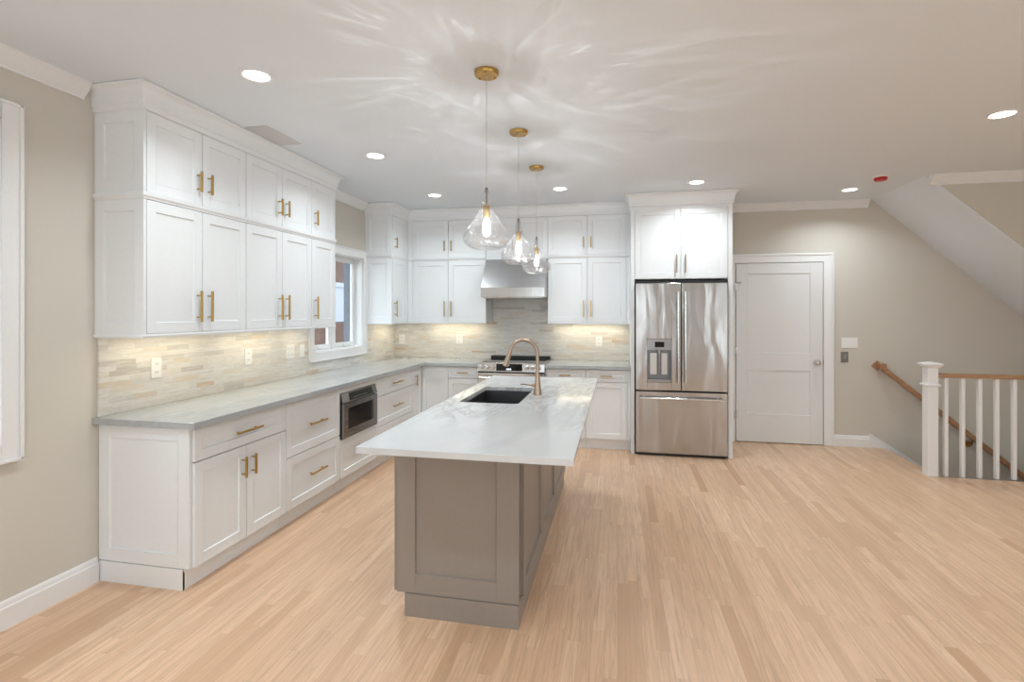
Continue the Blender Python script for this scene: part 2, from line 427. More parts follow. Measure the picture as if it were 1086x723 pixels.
# ------------------------------------------------------------------ windows
def window_left(idx, W_, label, cw, proj=.022, two=True):
    y0, y1, z0, z1 = W_
    root = thing('window_%d' % idx, label, 'window'); root['kind'] = 'structure'; del root['category']
    c_ = MB()
    c_.box(XL - .001, y0 - cw, z0 - cw, XL + proj, y0, z1 + cw).box(XL - .001, y1, z0 - cw, XL + proj, y1 + cw, z1 + cw)
    c_.box(XL - .001, y0, z1, XL + proj, y1, z1 + cw).box(XL - .001, y0, z0 - cw, XL + proj, y1, z0)
    e = .012   # back band
    for (a, b, c2, d) in ((y0 - cw, z0 - cw, y0 - cw + e, z1 + cw), (y1 + cw - e, z0 - cw, y1 + cw, z1 + cw), (y0 - cw, z1 + cw - e, y1 + cw, z1 + cw), (y0 - cw, z0 - cw, y1 + cw, z0 - cw + e)):
        c_.box(XL + proj, a, b, XL + proj + .008, c2, d)
    c_.build('window_casing', 'trim', root, bevel=.002)
    j = MB(); d0 = XL - T + .01; jt = .012
    j.box(d0, y0, z0, XL + .004, y0 + jt, z1).box(d0, y1 - jt, z0, XL + .004, y1, z1).box(d0, y0 + jt, z1 - jt, XL + .004, y1 - jt, z1).box(d0, y0 + jt, z0, XL + .004, y1 - jt, z0 + jt)
    j.build('window_jamb', 'trim', root)
    ya, yb, za, zb = y0 + jt, y1 - jt, z0 + jt, z1 - jt
    ym = (ya + yb) / 2; fr = .03; xs0, xs1 = XL - .115, XL - .085
    m2 = MB().box(xs0 - .01, ym - .022, za, xs1 + .012, ym + .022, zb); m2.build('mullion', 'trim', root, bevel=.002)
    for (a, b) in ((ya + .002, ym - .023), (ym + .023, yb - .002)):
        s_ = MB(); w = .045
        s_.box(xs0, a, za + .002, xs1, a + w, zb - .002).box(xs0, b - w, za + .002, xs1, b, zb - .002)
        s_.box(xs0, a + w, zb - w - .002, xs1, b - w, zb - .002).box(xs0, a + w, za + .002, xs1, b - w, za + w + .002)
        so = s_.build('sash', 'trim', root, bevel=.002)
        MB().box(xs0 + .012, a + w, za + w, xs0 + .016, b - w, zb - w).build('pane', 'glass', so)
        MB().box(xs1 + .001, (a + b) / 2 - .03, za + .012, xs1 + .02, (a + b) / 2 + .03, za + .028).cyl((xs1 + .012, (a + b) / 2 + .01, za + .02), (xs1 + .035, (a + b) / 2 - .05, za + .03), .005, 8).build('crank_handle', 'trim', so)
    return root
window_left(1, WK, 'white casement window over the counter between the wall cabinets', .085)
_w = bpy.data.objects['window_1']
MB().box(XL - T - .03, 5.336, WK[2] + .013, XL - .116 - .003, 5.382, WK[3] - .013).build('exterior_stop', 'screen', _w)
window_left(2, WN, 'white window at the left edge of the near wall', .087)
for i, (a, b, z0, z1) in enumerate(WREAR):
    root = thing('window_%d' % (3 + i), 'added unseen rear window behind the camera for daylight', None, (0, 0, 0)); root['kind'] = 'structure'
    s_ = MB()
    s_.box(a, YR - .1, z0, a + .05, YR - .05, z1).box(b - .05, YR - .1, z0, b, YR - .05, z1).box(a + .05, YR - .1, z0, b - .05, YR - .05, z0 + .05).box(a + .05, YR - .1, z1 - .05, b - .05, YR - .05, z1).box(a + .05, YR - .1, 1.33, b - .05, YR - .05, 1.38)
    s_.build('sash', 'trim', root)
    MB().box(a + .05, YR - .08, z0 + .05, b - .05, YR - .076, z1 - .05).build('pane', 'glass', root)
    L = bpy.data.lights.new('window_portal', 'AREA'); L.shape = 'RECTANGLE'; L.size = b - a; L.size_y = z1 - z0; L.cycles.is_portal = True
    lo = bpy.data.objects.new('window_portal', L); COL.objects.link(lo); lo.location = ((a + b) / 2, YR - .11, (z0 + z1) / 2); lo.rotation_euler = (PI / 2, 0, 0)
L = bpy.data.lights.new('window_portal', 'AREA'); L.shape = 'RECTANGLE'; L.size = 1.8; L.size_y = 2.1; L.cycles.is_portal = True
lo = bpy.data.objects.new('window_portal', L); COL.objects.link(lo); lo.location = (XR + .08, -1.3, 1.35); lo.rotation_euler = (0, PI / 2, PI)

L = bpy.data.lights.new('sky_portal', 'AREA'); L.shape = 'RECTANGLE'; L.size = 10; L.size_y = 26; L.cycles.is_portal = True
lo = bpy.data.objects.new('sky_portal', L); COL.objects.link(lo); lo.location = (-8.2, 6, 7)
# neighbouring house outside the kitchen window
nb = thing('neighbour_house', 'red brick house with a pale window seen through the kitchen window', 'house', (-6.2, 10, -1))
MB().box(-.3, -5.5, 0, 0, 5, 6).build('brick_wall', 'brick', nb)
wz0, wz1 = 2.35, 3.05
fr = MB().box(0, -1.9, wz0 - .08, .06, 2.6, wz0).box(0, -1.9, wz1, .06, 2.6, wz1 + .1)
for k in range(7): fr.box(0, -1.9 + k * .74, wz0, .06, -1.9 + k * .74 + .06, wz1)
fr.build('window_frame', 'siding', nb)
MB().box(.001, -1.84, wz0, .02, 2.54, wz1).build('window_pane', 'siding', nb)
gd = MB().box(-14, -8, -1.06, XL - T, 20, -1).build('ground_outside', 'lot'); gd['kind'] = 'structure'

# ------------------------------------------------------------------ interior door and casing
DX0, DX1 = 1.337, 2.255
dr = thing('door_1', 'white two panel interior door on the back wall', None, (DX0, YB, 0)); dr['kind'] = 'structure'
w = DX1 - DX0
MB().shaker(w - .008, 2.035, t=.04, rec=.008, split=[(.122, .315, w - .137, .82), (.122, 1.015, w - .137, 1.92)]).build('door_panel', 'doorp', dr, (.004, -.026, .012), bevel=.0015)
for z in (.31, 1.055, 1.79):
    MB().cyl((.0, -.034, z - .045), (.0, -.034, z + .045), .007, 10).box(-.018, -.030, z - .04, .018, -.0265, z + .04).build('hinge', 'nickel', dr)
MB().cyl((-.0, -.04, 1.83), (.035, -.075, 1.83), .005, 8).cyl((.035, -.075, 1.83), (.042, -.082, 1.83), .010, 10).build('hinge_stop', 'nickel', dr)
kb = MB(); 
def lathe_y(mb, prof, c, n=24):
    base = MB().lathe(prof, (0, 0, 0), n); mb.add([(c[0] + x, c[1] - z, c[2] + y) for x, y, z in base.v], base.f); return mb
lathe_y(kb, [(.032, 0), (.032, .006), (.028, .010), (.012, .013), (.011, .035), (.020, .040), (.028, .050), (.029, .060), (.024, .068), (.010, .072)], (.848, -.026, .93))
kb.build('door_knob', 'nickel', dr, smooth=True)
MB().box(w - .004, -.030, .90, w + .003, -.024, .96).build('strike_plate', 'greyplate', dr)
m = MB().box(DX0 - .012, YB - .03, 0, DX0 - .001, YB + .0, 2.065)
cs = .095
def casing(mb, x0, x1, z0, z1): mb.box(x0, YB - .024, z0, x1, YB, z1)
m = MB()
casing(m, DX0 - .107, DX0 - .006, 0, 2.156); casing(m, DX1 + .006, DX1 + .107, 0, 2.156); casing(m, DX0 - .006, DX1 + .006, 2.056, 2.156)
m.box(DX0 - .107, YB - .033, 0, DX0 - .085, YB - .024, 2.156).box(DX1 + .085, YB - .033, 0, DX1 + .107, YB - .024, 2.156).box(DX0 - .085, YB - .033, 2.134, DX1 + .085, YB - .024, 2.156)
struct(m, 'trim_6', 'trim', 'white casing around the interior door', bevel=.003)

# ------------------------------------------------------------------ cabinets
def handle(parent, L, loc, vertical=True, mat='brass', off=.034):
    m = MB(); h = L / 2
    if vertical:
        m.box(-.006, -off - .006, -h, .006, -off + .006, h)
        for s in (-1, 1): m.cyl((0, 0, s * h * .68), (0, -off, s * h * .68), .0048, 10)
    else:
        m.box(-h, -off - .006, -.006, h, -off + .006, .006)
        for s in (-1, 1): m.cyl((s * h * .68, 0, 0), (s * h * .68, -off, 0), .0048, 10)
    o = m.build('handle', mat, parent, loc, bevel=.0018); return o
G = .0024
def front(root, kind, x0, x1, z0, z1, mat='cab', h=None, hmat='brass', st=.058):
    w = x1 - x0 - 2 * G; hh = z1 - z0 - 2 * G
    s_ = min(st, hh * .3, w * .3)
    o = MB().shaker(w, hh, st=s_).build(kind, mat, root, (x0 + G, 0, z0 + G), bevel=.0012)
    if h:
        side, L, hz = h      # hz: centre height in cabinet coordinates
        if side == 'mid': handle(o, L, (w / 2, 0, hz - z0 - G if hz else hh / 2), False, hmat)
        else: handle(o, L, (.040 if side == 'l' else w - .040, 0, hz - z0 - G), True, hmat)
    return o
def cabinet(name, label, group, loc, rz, w, z0, z1, depth, fronts, mat='cab', toe=None, ends=(), gap=.0008, hmat='brass', body_y=.021, cat='cabinet'):
    root = thing(name, label, cat, loc, rz, group)
    MB().box(gap, body_y, z0, w - gap, depth, z1).build('body', mat, root, bevel=.001)
    for fr_ in fronts: front(root, *fr_[:5], mat=mat, h=fr_[5] if len(fr_) > 5 else None, hmat=hmat)
    if toe: MB().box(gap, toe, 0, w - gap, depth, z0 - .001).build('toe_kick', mat, root)
    return root
R90 = PI / 2
XB = -2.2305; DB = XB - XL - .004      # base depth
ZB0, ZB1 = .116, .874
LG = 'white base cabinets along the left wall'
# unit 1
Y0 = 2.380
r = cabinet('base_cabinet', 'white base cabinet with drawer over double doors at near end of left counter', LG, (XB, Y0, 0), R90, .7865, ZB0, ZB1, DB,
    [('drawer', 0, .7865, .686, .868, ('mid', .225, None)), ('door', 0, .398, ZB0, .683, ('r', .125, .558)), ('door', .398, .7865, ZB0, .683, ('l', .125, .558))], toe=.056)
MB().shaker(DB - .018, .755, st=.07, t=.018).build('end_panel', 'cab', r, (-.0185, DB, ZB0 + .001), (0, 0, -R90), bevel=.0012)
m = MB(); m.sweep([(-.02, DB), (-.02, .056)], [(0, 0), (.012, 0), (.012, .092), (.007, .1), (0, .1125)], -1); m.box(-.02, .056, 0, .0006, DB, .1125)
m.build('base_moulding', 'cab', r)
# unit 2
cabinet('base_cabinet', 'white base cabinet with two deep drawers, left of the microwave', LG, (XB, 3.167, 0), R90, .699, ZB0, ZB1, DB,
    [('drawer', 0, .699, .485, .868, ('mid', .22, .672)), ('drawer', 0, .699, ZB0, .482, ('mid', .22, .305))], toe=.056)
# unit 3 with microwave opening
r = thing('base_cabinet', 'white base cabinet that houses the drawer microwave over one drawer', 'cabinet', (XB, 3.8665, 0), R90, LG)
wm = .6445
MB().box(.0008, .35, ZB0, wm - .0008, DB, ZB1).box(.0008, .021, ZB0, wm - .0008, .35, .435).box(.0008, .021, .826, wm - .0008, .35, ZB1).box(.0008, .021, .435, .012, .35, .826).box(wm - .012, .021, .435, wm - .0008, .35, .826).build('body', 'cab', r)
MB().box(.0015, 0, .826, wm - .0015, .0205, .868).build('face_strip', 'cab', r)
MB().box(.0015, 0, .406, wm - .0015, .0205, .437).build('face_strip', 'cab', r)
front(r, 'drawer', 0, wm, ZB0, .404, h=('mid', .2, .30)); MB().box(.0008, .056, 0, wm - .0008, DB, ZB0 - .001).build('toe_kick', 'cab', r)
mw = thing('drawer_microwave', 'built-in stainless drawer microwave with black glass under left counter', 'microwave', (XB, 3.8665, 0), R90)
MB().box(.016, .003, .441, wm - .016, .34, .822).build('casing', 'black', mw)
MB().box(.016, -.022, .446, wm - .016, .002, .735).build('drawer_front', 'dsteel', mw, bevel=.002)
MB().box(.10, -.0245, .515, wm - .10, -.0222, .69).build('window', 'blackglass', mw)
MB().prism([(-.022, .742), (.0, .820), (.0025, .820), (.0025, .742)], 'x', .016, wm - .016).build('control_panel', 'dsteel', mw, bevel=.001)
mp = MB().prism([(-.0235, .750), (-.0025, .812), (-.0015, .812), (-.0225, .750)], 'x', .13, wm - .10).build('display', 'blackglass', mw)
d_ = MB()
for k in range(9): d_.prism([(-.0195 - .0006, .764), (-.0165 - .0006, .772), (-.0160, .772), (-.0190, .764)], 'x', .19 + k * .028, .19 + k * .028 + .012)
d_.build('display_text', 'greyplate', mp)
# unit 4
cabinet('base_cabinet', 'white base cabinet with three drawers, right of the microwave', LG, (XB, 4.5115, 0), R90, .899, ZB0, ZB1, DB,
    [('drawer', 0, .899, .688, .868, ('mid', .22, .777)), ('drawer', 0, .899, .397, .685, ('mid', .22, .546)), ('drawer', 0, .899, ZB0, .394, ('mid', .22, .26))], toe=.056)
# corner base
YD = 5.67   # base door plane of the back run
r = thing('corner_base_cabinet', 'white corner base cabinet with two narrow doors meeting at the inside corner', 'cabinet', (XL, YK, 0))
bx, by = XB - XL, YD - YK
MB().prism([(.004, 5.4118 - YK), (bx - .021, 5.4118 - YK), (bx - .021, by + .021), (-1.9125 - XL, by + .021), (-1.9125 - XL, -.004), (.004, -.004)], 'z', ZB0, ZB1).build('body', 'cab', r)
MB().prism([(.004, 5.4118 - YK), (bx - .056, 5.4118 - YK), (bx - .056, by + .056), (-1.9125 - XL, by + .056), (-1.9125 - XL, -.004), (.004, -.004)], 'z', 0, ZB0 - .001).build('toe_kick', 'cab', r)
w1 = YD - .006 - 5.412
o = MB().shaker(w1, .752, st=.055).build('door', 'cab', r, (bx, 5.412 - YK, ZB0 + G), (0, 0, R90), bevel=.0012); handle(o, .125, (.045, 0, .61))
MB().shaker(-1.9125 - XB - .003, .752, st=.055).build('door', 'cab', r, (bx + .002, by, ZB0 + G), bevel=.0012)
BG = 'white base cabinets along the back wall'
DK = YK - .004 - YD
cabinet('base_cabinet', 'white base cabinet with one drawer over one door, left of the range', BG, (-1.911, YD, 0), 0, .364, ZB0, ZB1, DK,
    [('drawer', 0, .364, .737, .868, ('mid', .125, None)), ('door', 0, .364, ZB0, .734, ('r', .125, .61))], toe=.056)
cabinet('base_cabinet', 'white base cabinet with one drawer, right of the range, mostly hidden by island', BG, (-.784, YD, 0), 0, .445, ZB0, ZB1, DK,
    [('drawer', 0, .445, .737, .868, ('mid', .125, None)), ('door', 0, .445, ZB0, .734, ('l', .125, .61))], toe=.056)
r = cabinet('base_cabinet', 'white base cabinet with drawer and door beside the refrigerator enclosure', BG, (-.3385, YD, 0), 0, .475, ZB0, ZB1, DK,
    [('drawer', 0, .4415, .737, .868, ('mid', .125, None)), ('door', 0, .4415, ZB0, .734, None)], toe=.056)
MB().box(.443, 0, ZB0, .474, .0205, .868).build('filler', 'cab', r)

# counters
ZT = .913
m = MB().prism([(XL + .001, 2.325), (-2.184, 2.325), (-2.184, 5.628), (-1.5475, 5.628), (-1.5475, YK - .001), (XL + .001, YK - .001)], 'z', .8755, ZT)
tag(m.build('countertop', 'counter', bevel=.003), 'grey marbled L-shaped countertop along left and back walls', 'countertop')
m = MB().box(-.7835, 5.628, .8755, .136, YK - .001, ZT)
tag(m.build('countertop', 'counter', bevel=.003), 'short grey countertop between the range and the refrigerator', 'countertop')

# backsplashes
m = MB(); x0, x1 = XL + .0005, XL + .011; ya, yb = 2.356, YK - .012
cw = .086
m.box(x0, ya, ZT + .0005, x1, yb, WK[2] - cw); m.box(x0, ya, WK[2] - cw, x1, WK[0] - cw - .001, 1.3545); m.box(x0, WK[1] + cw + .001, WK[2] - cw, x1, yb, 1.3545)
tag(m.build('backsplash', 'tile_y'), 'marble strip tile backsplash on the left wall under the window', 'backsplash')
m = MB(); y0, y1 = YK - .011, YK - .0005
m.box(XL + .0115, y0, ZT + .0005, .136, y1, 1.3545); m.box(-1.528, y0, 1.3545, -.794, y1, 2.112)
tag(m.build('backsplash', 'tile_x'), 'marble strip tile backsplash on the back wall behind the range', 'backsplash')

# upper cabinets
XU = -2.515; DU = XU - XL - .002
Z1a, Z1b, Z2a, Z2b = 1.376, 2.113, 2.152, 2.598
def upper(kind, label, group, loc, rz, w, depth, x0, splits, tier, endp=False, hm='brass', single=None, gapx=.0008, fillr=None):
    a, b = (Z1a, Z1b) if tier == 1 else (Z2a, Z2b)
    fr_ = []
    xs = [x0] + splits
    L = .19 if tier == 1 else .125; hz = (a + .06 + L / 2) if tier == 1 else (a + .075 + L / 2)
    n = len(xs) - 1
    for i in range(n):
        side = ('r' if i == 0 else 'l') if n == 2 else (single or 'l')
        fr_.append(('door', xs[i], xs[i + 1], a, b, (side, L, hz)))
    root = cabinet(kind, label, group, loc, rz, w, a - (.0 if tier == 1 else .0), b + (.0375 if tier == 1 else 0), depth, fr_, hmat=hm)
    if tier == 1:
        # light rail below and moulding above
        m = MB(); path = [(0, 0), (w, 0)] if not endp else [(-.018, depth), (-.018, 0), (w, 0)]
        sd = 1
        m.sweep([(p[0] + (gapx if i == len(path) - 1 else 0) * -1, p[1]) for i, p in enumerate(path)], [(0, 1.3555), (.004, 1.3555), (.007, 1.366), (.004, 1.375), (-.02, 1.375), (-.02, 1.3555)], sd if not endp else 1)
        m.build('light_rail', 'cab', root)
        m = MB(); m.sweep([(p[0] - (gapx if i == len(path) - 1 else 0), p[1]) for i, p in enumerate(path)], [(-.018, 2.1145), (0.002, 2.1145), (.004, 2.122), (.013, 2.132), (.015, 2.1505), (-.018, 2.1505)], 1)
        m.build('top_moulding', 'cab', root)
    if endp:
        MB().shaker(depth, b - a, st=.062, t=.018).build('end_panel', 'cab', root, (-.0185, depth, a), (0, 0, -R90), bevel=.0012)
    return root
def sign_fix(): pass
UL = 'white wall cabinets along the left wall'
for tier, wd in ((1, 'lower row of'), (2, 'upper row of')):
    word = 'tall' if tier == 1 else 'short'
    rowt = 'lower tier' if tier == 1 else 'upper tier'
    upper('wall_cabinet', 'near-end %s white double-door wall cabinet with side panel, %s, left wall' % (word, rowt), UL, (XU, 2.357, 0), R90, .770, DU, 0, [.388, .770], tier, True)
    upper('wall_cabinet', 'middle %s white double-door wall cabinet, %s of the left wall' % (word, rowt), UL, (XU, 3.1275, 0), R90, .779, DU, 0, [.3915, .779], tier)
    upper('wall_cabinet', '%s white single-door wall cabinet beside the window, %s, left wall' % (word, rowt), UL, (XU, 3.907, 0), R90, .372, DU, 0, [.371], tier)
    YU = 5.945
    upper('wall_cabinet', '%s white corner wall cabinet right of the window, %s' % (word, rowt), 'white wall cabinets in the corner', (XU, 5.49, 0), R90, YK - 5.49 - .003, DU, 0.018, [.385], tier, True, single='l')
    MB().box(.387, 0, Z1a if tier == 1 else Z2a, .4540, .0205, Z1b if tier == 1 else Z2b).build('filler', 'cab', [o_ for o_ in bpy.data.objects if o_.get('label', '').startswith(word + ' white corner')][0])
    UB = 'white wall cabinets along the back wall'
    x0 = XU + .001; DKU = YK - YU - .002
    rr_ = upper('wall_cabinet', '%s white double-door wall cabinet on back wall between corner and hood, %s' % (word, rowt), UB, (x0, YU, 0), 0, -1.5305 - x0, DKU, -2.455 - x0, [-2.0 - x0, -1.5320 - x0], tier)
    MB().box(.0008, 0, Z1a if tier == 1 else Z2a, -2.457 - x0, .0205, Z1b if tier == 1 else Z2b).build('filler', 'cab', rr_)
    rr_ = upper('wall_cabinet', '%s white double-door wall cabinet right of the hood, %s' % (word, rowt), UB, (-.7915, YU, 0), 0, .929, DKU, 0, [.4535, .889], tier)
    MB().box(.8905, 0, Z1a if tier == 1 else Z2a, .928, .0205, Z1b if tier == 1 else Z2b).build('filler', 'cab', rr_)
rr_ = upper('wall_cabinet', 'short white double-door wall cabinet directly above the range hood', UB, (-1.5295, YU, 0), 0, .737, DKU, 0, [.3685, .737], 2)
MB().box(0.001, 0, 2.116, .736, .30, 2.1505).build('bottom_rail', 'cab', rr_)

# refrigerator enclosure with cabinet above
YE = 5.5845
r = thing('refrigerator_enclosure', 'tall white surround with two doors above the refrigerator', 'cabinet', (.138, YE, 0))
we = 1.146 - .138; de = YK - YE - .002
MB().box(0, 0, 0, .038, de, 2.598).build('side_panel', 'cab', r, bevel=.001)
MB().box(we - .042, 0, 0, we, de + .09, 2.598).build('side_panel', 'cab', r, bevel=.001)
MB().box(.0385, .022, 1.838, we - .0425, de, 2.598).build('body', 'cab', r)
MB().box(.0385, 0.002, 2.57, we - .0425, .0215, 2.598).build('top_rail', 'cab', r)
for a, b, sd in ((.040, .5035, 'r'), (.5045, we - .045, 'l')):
    front(r, 'door', a, b, 1.84, 2.57, h=(sd, .19, 1.995), hmat='nickel' if False else 'bronze')

# cabinet crowns
def crown_prof(p=.058, zb=2.599):
    pts = [(-.02, ZC - .003), (p, ZC - .003), (p, ZC - .014), (p - .006, ZC - .018)]
    for k in range(1, 7):
        a = k / 6 * PI / 2; pts.append((.016 + (p - .022) * (1 - math.sin(a)), ZC - .018 - (ZC - .018 - zb - .034) * (1 - math.cos(a))))
    pts += [(.010, zb + .03), (.010, zb + .008), (.004, zb), (-.02, zb)]
    return pts
cp = crown_prof()
tag(MB().sweep([(XL + .001, 2.338), (XU, 2.338), (XU, 4.28), (XL + .001, 4.28)], cp, 1).build('cabinet_crown', 'cab', smooth=True), 'white crown moulding capping the near left wall cabinets', 'moulding', 'crown mouldings on the cabinets')
tag(MB().sweep([(XL + .001, 5.472), (XU, 5.472), (XU, YU), (.137, YU)], cp, 1).build('cabinet_crown', 'cab', smooth=True), 'white crown moulding capping the corner and back wall cabinets', 'moulding', 'crown mouldings on the cabinets')
tag(MB().sweep([(.138, YU - .0605), (.138, YE), (1.146, YE), (1.146, YB - .07)], cp, 1).build('cabinet_crown', 'cab', smooth=True), 'white crown moulding capping the refrigerator surround', 'moulding', 'crown mouldings on the cabinets')

# ------------------------------------------------------------------ refrigerator
fx0, fx1, fy = .1875, 1.092, 5.547
r = thing('refrigerator', 'stainless steel french door refrigerator with dispenser and bottom freezer drawer', 'refrigerator', (fx0, fy, 0))
fw = fx1 - fx0
MB().box(.004, .075, .03, fw - .004, .70, 1.80).build('body', 'black', r)
MB().box(.004, .02, 1.7965, fw - .004, .16, 1.82).build('hinge_cover', 'black', r, bevel=.003)
MB().box(.01, .03, 0.006, fw - .01, .30, .03).build('base_grille', 'black', r)
xm = .644 - fx0
# left door with dispenser cut out
dz0, dz1, dx0, dx1 = .765, 1.215, .113, .362
m = MB(); za, zb = .683, 1.793
m.box(0, 0, za, dx0, .074, zb).box(dx1, 0, za, xm - .003, .074, zb).box(dx0, 0, za, dx1, .074, dz0).box(dx0, 0, dz1, dx1, .074, zb)
dl = m.build('left_door', 'steel', r, bevel=.004)
m = MB().box(xm + .003, 0, za, fw, .074, zb); drr = m.build('right_door', 'steel', r, bevel=.004)
fz = MB().box(0, 0, .032, fw, .074, .668).build('freezer_drawer', 'steel', r, bevel=.004)
# dispenser
dp = MB().box(dx0 + .001, .006, dz1 - .115, dx1 - .001, .073, dz1 - .001).build('dispenser', 'dsteel', dl, bevel=.001)
m = MB().box(dx0 + .001, .062, dz0 + .001, dx1 - .001, .073, dz1 - .116).box(dx0 + .001, .004, dz0 + .001, dx0 + .008, .062, dz1 - .116).box(dx1 - .008, .004, dz0 + .001, dx1 - .001, .062, dz1 - .116)
m.build('dispenser_recess', 'sink', dl)
MB().box(dx0 + .008, .001, dz0 + .001, dx1 - .008, .062, dz0 + .03).build('dispenser_tray', 'dsteel', dl)
MB().box(dx0 + .08, .003, dz1 - .085, dx1 - .075, .0055, dz1 - .03).build('dispenser_screen', 'blackglass', dl)
m = MB().box(dx0 + .035, .03, dz0 + .08, dx0 + .10, .05, dz0 + .30).box(dx0 + .15, .03, dz0 + .08, dx0 + .205, .05, dz0 + .30).tube([(dx0 + .125, .03, dz1 - .118), (dx0 + .125, .03, dz0 + .2), (dx0 + .125, .045, dz0 + .09)], .006, 10)
m.cyl((dx0 + .125, .03, dz1 - .15), (dx0 + .125, .03, dz1 - .117), .02, 14)
m.build('dispenser_paddle', 'nickel', dl)
def fhandle(parent, x, z0, z1):
    m = MB().tube([(x, -.055, z0), (x, -.055, z1)], .0125, 14)
    for z in (z0 + .03, z1 - .03): m.cyl((x, .001, z), (x, -.055, z), .010, 12)
    m.build('handle', 'chrome', parent, smooth=True)
fhandle(dl, xm - .035, .765, 1.70); fhandle(drr, xm + .035, .765, 1.70)
m = MB().tube([(.045, -.06, .606), (fw - .045, -.06, .606)], .0125, 14)
for x in (.09, fw - .09): m.cyl((x, .001, .606), (x, -.06, .606), .011, 12)
m.build('handle', 'chrome', fz, smooth=True)

# ------------------------------------------------------------------ range hood
r = thing('range_hood', 'stainless steel wedge range hood over the range', 'range hood', (-1.5275, 0, 0))
hw = .733; yb_ = YK - .013
MB().prism([(yb_, 1.772), (5.685, 1.772), (YU - .005, 2.1135), (yb_, 2.1135)], 'x', 0, hw).build('canopy', 'hood', r, bevel=.002)
MB().prism([(yb_, 1.662), (5.68, 1.662), (5.68, 1.771), (yb_, 1.771)], 'x', -.0, hw).build('band', 'steel2', r, bevel=.003)
m = MB()
for k in range(2): m.box(.03 + k * .345, 5.72, 1.652, .03 + k * .345 + .325, yb_ - .05, 1.6615)
m.build('filter', 'nickel', r)

# ------------------------------------------------------------------ range
rx0, rx1 = -1.5455, -.7855; rw = rx1 - rx0
r = thing('range', 'stainless steel slide-in range with knobs and black display', 'range', (rx0, 5.615, 0))
MB().box(.002, .03, .08, rw - .002, .64, .905).build('body', 'dsteel', r)
MB().box(.01, .06, .002, rw - .01, .55, .08).build('kick_panel', 'black', r)
ct = MB().box(-.006, .01, .9145, rw + .006, .648, .927).build('cooktop', 'steel2', r, bevel=.002)
MB().box(.03, .06, .9272, rw - .03, .56, .929).build('glass_surface', 'blackglass', ct)
MB().box(.015, .57, .927, rw - .015, .645, .958).build('rear_vent', 'black', r, bevel=.004)
MB().prism([(.0, .828), (.012, .926), (.03, .926), (.03, .828)], 'x', 0, rw).build('control_panel', 'steel2', r, bevel=.002)
MB().prism([(.0005, .838), (.0105, .918), (.013, .918), (.003, .838)], 'x', rw * .285, rw * .675).build('display', 'blackglass', r)
m = MB()
for a, wdt in ((.44, .008), (.455, .014), (.475, .008), (.49, .014)): m.prism([(.0005, .85), (.0022, .864), (.004, .864), (.002, .85)], 'x', rw * a, rw * a + wdt)
for a in (.455, .47): m.prism([(.0078, .9), (.0083, .904), (.01, .904), (.009, .9)], 'x', rw * a, rw * a + .009)
m.build('display_text', 'display', r)
for a in (.065, .15, .235, .745, .83, .915):
    kb = MB(); lathe_y(kb, [(.026, 0), (.026, .006), (.021, .009), (.019, .032), (.016, .035)], (rw * a, .0065, .878), 20)
    kb.box(rw * a - .003, -.031, .866, rw * a + .003, -.028, .897); kb.build('knob', 'chrome', r, smooth=True)
MB().box(.004, .004, .815, rw - .004, .03, .827).build('vent_strip', 'black', r)
od = MB().box(.004, -.004, .25, rw - .004, .028, .813).build('oven_door', 'steel2', r, bevel=.003)
MB().box(.12, -.0055, .36, rw - .12, -.0038, .66).build('window', 'blackglass', od)
m = MB().tube([(.04, -.058, .765), (rw - .04, -.058, .765)], .012, 12)
for x in (.07, rw - .07): m.cyl((x, -.004, .765), (x, -.058, .765), .009, 10)
m.build('handle', 'chrome', od, smooth=True)
MB().box(.004, -.002, .085, rw - .004, .028, .245).build('bottom_drawer', 'steel2', r, bevel=.003)

# ------------------------------------------------------------------ island
ix0, ix1, iy0, iy1 = -1.088, -.470, 2.393, 4.50
r = thing('kitchen_island', 'grey panelled island base with shaker end and side panels', 'island', (0, 0, 0))
bt = .8840
m = MB(); y0_, y1_ = iy0 + .020, iy1
# open box (the sink hangs inside)
m.box(ix0 + .016, y0_, .112, ix1 - .001, 3.12, bt).box(ix0 + .016, 3.98, .112, ix1 - .001, y1_, bt).box(ix0 + .016, 3.12, .112, ix1 - .001, 3.98, .62).box(ix0 + .016, 3.12, .62, ix0 + .03, 3.98, bt).box(ix1 - .015, 3.12, .62, ix1 - .001, 3.98, bt)
m.build('body', 'grey', r)
MB().shaker(ix1 - ix0 - .016, bt - .113, st=.095, t=.0195, rec=.010).build('end_panel', 'grey', r, (ix0 + .016, iy0, .1135), bevel=.0012)
MB().shaker(ix1 - ix0 - .016, bt - .113, st=.095, t=.0195, rec=.010).build('end_panel', 'grey', r, (ix1, iy1 + .020, .1135), (0, 0, PI), bevel=.0012)
# right hand side: corner post and three panels
MB().box(ix1, iy0 + .0, .1135, ix1 + .012, iy0 + .030, bt).build('corner_post', 'grey', r, bevel=.001)
for a, b in ((2.475, 3.130), (3.145, 3.770), (3.785, iy1 + .015)):
    MB().shaker(b - a, bt - .120, st=.062, t=.0225, rec=.014).build('side_panel', 'grey', r, (ix1 + .0235, a, .1135), (0, 0, R90), bevel=.0012)
for a, b, sd in ((2.40, 2.95, 'r'), (2.953, 3.55, 'l'), (3.553, 4.05, 'r'), (4.053, iy1, 'l')):
    o = MB().shaker(b - a, bt - .125, st=.06, t=.0155).build('door', 'grey', r, (ix0, b, .116), (0, 0, -R90), bevel=.0012)
m = MB(); ky = 2.3705
m.sweep([(-1.027, 4.51), (-1.027, ky + .016), (ix1 + .012, ky + .016), (ix1 + .012, 4.51)], [(0, 0), (.016, 0), (.016, .096), (.010, .106), (0, .1115)], -1)
m.box(-1.026, ky + .017, 0, ix1 + .0115, 4.51, .1110)
m.build('toe_kick', 'grey', r)
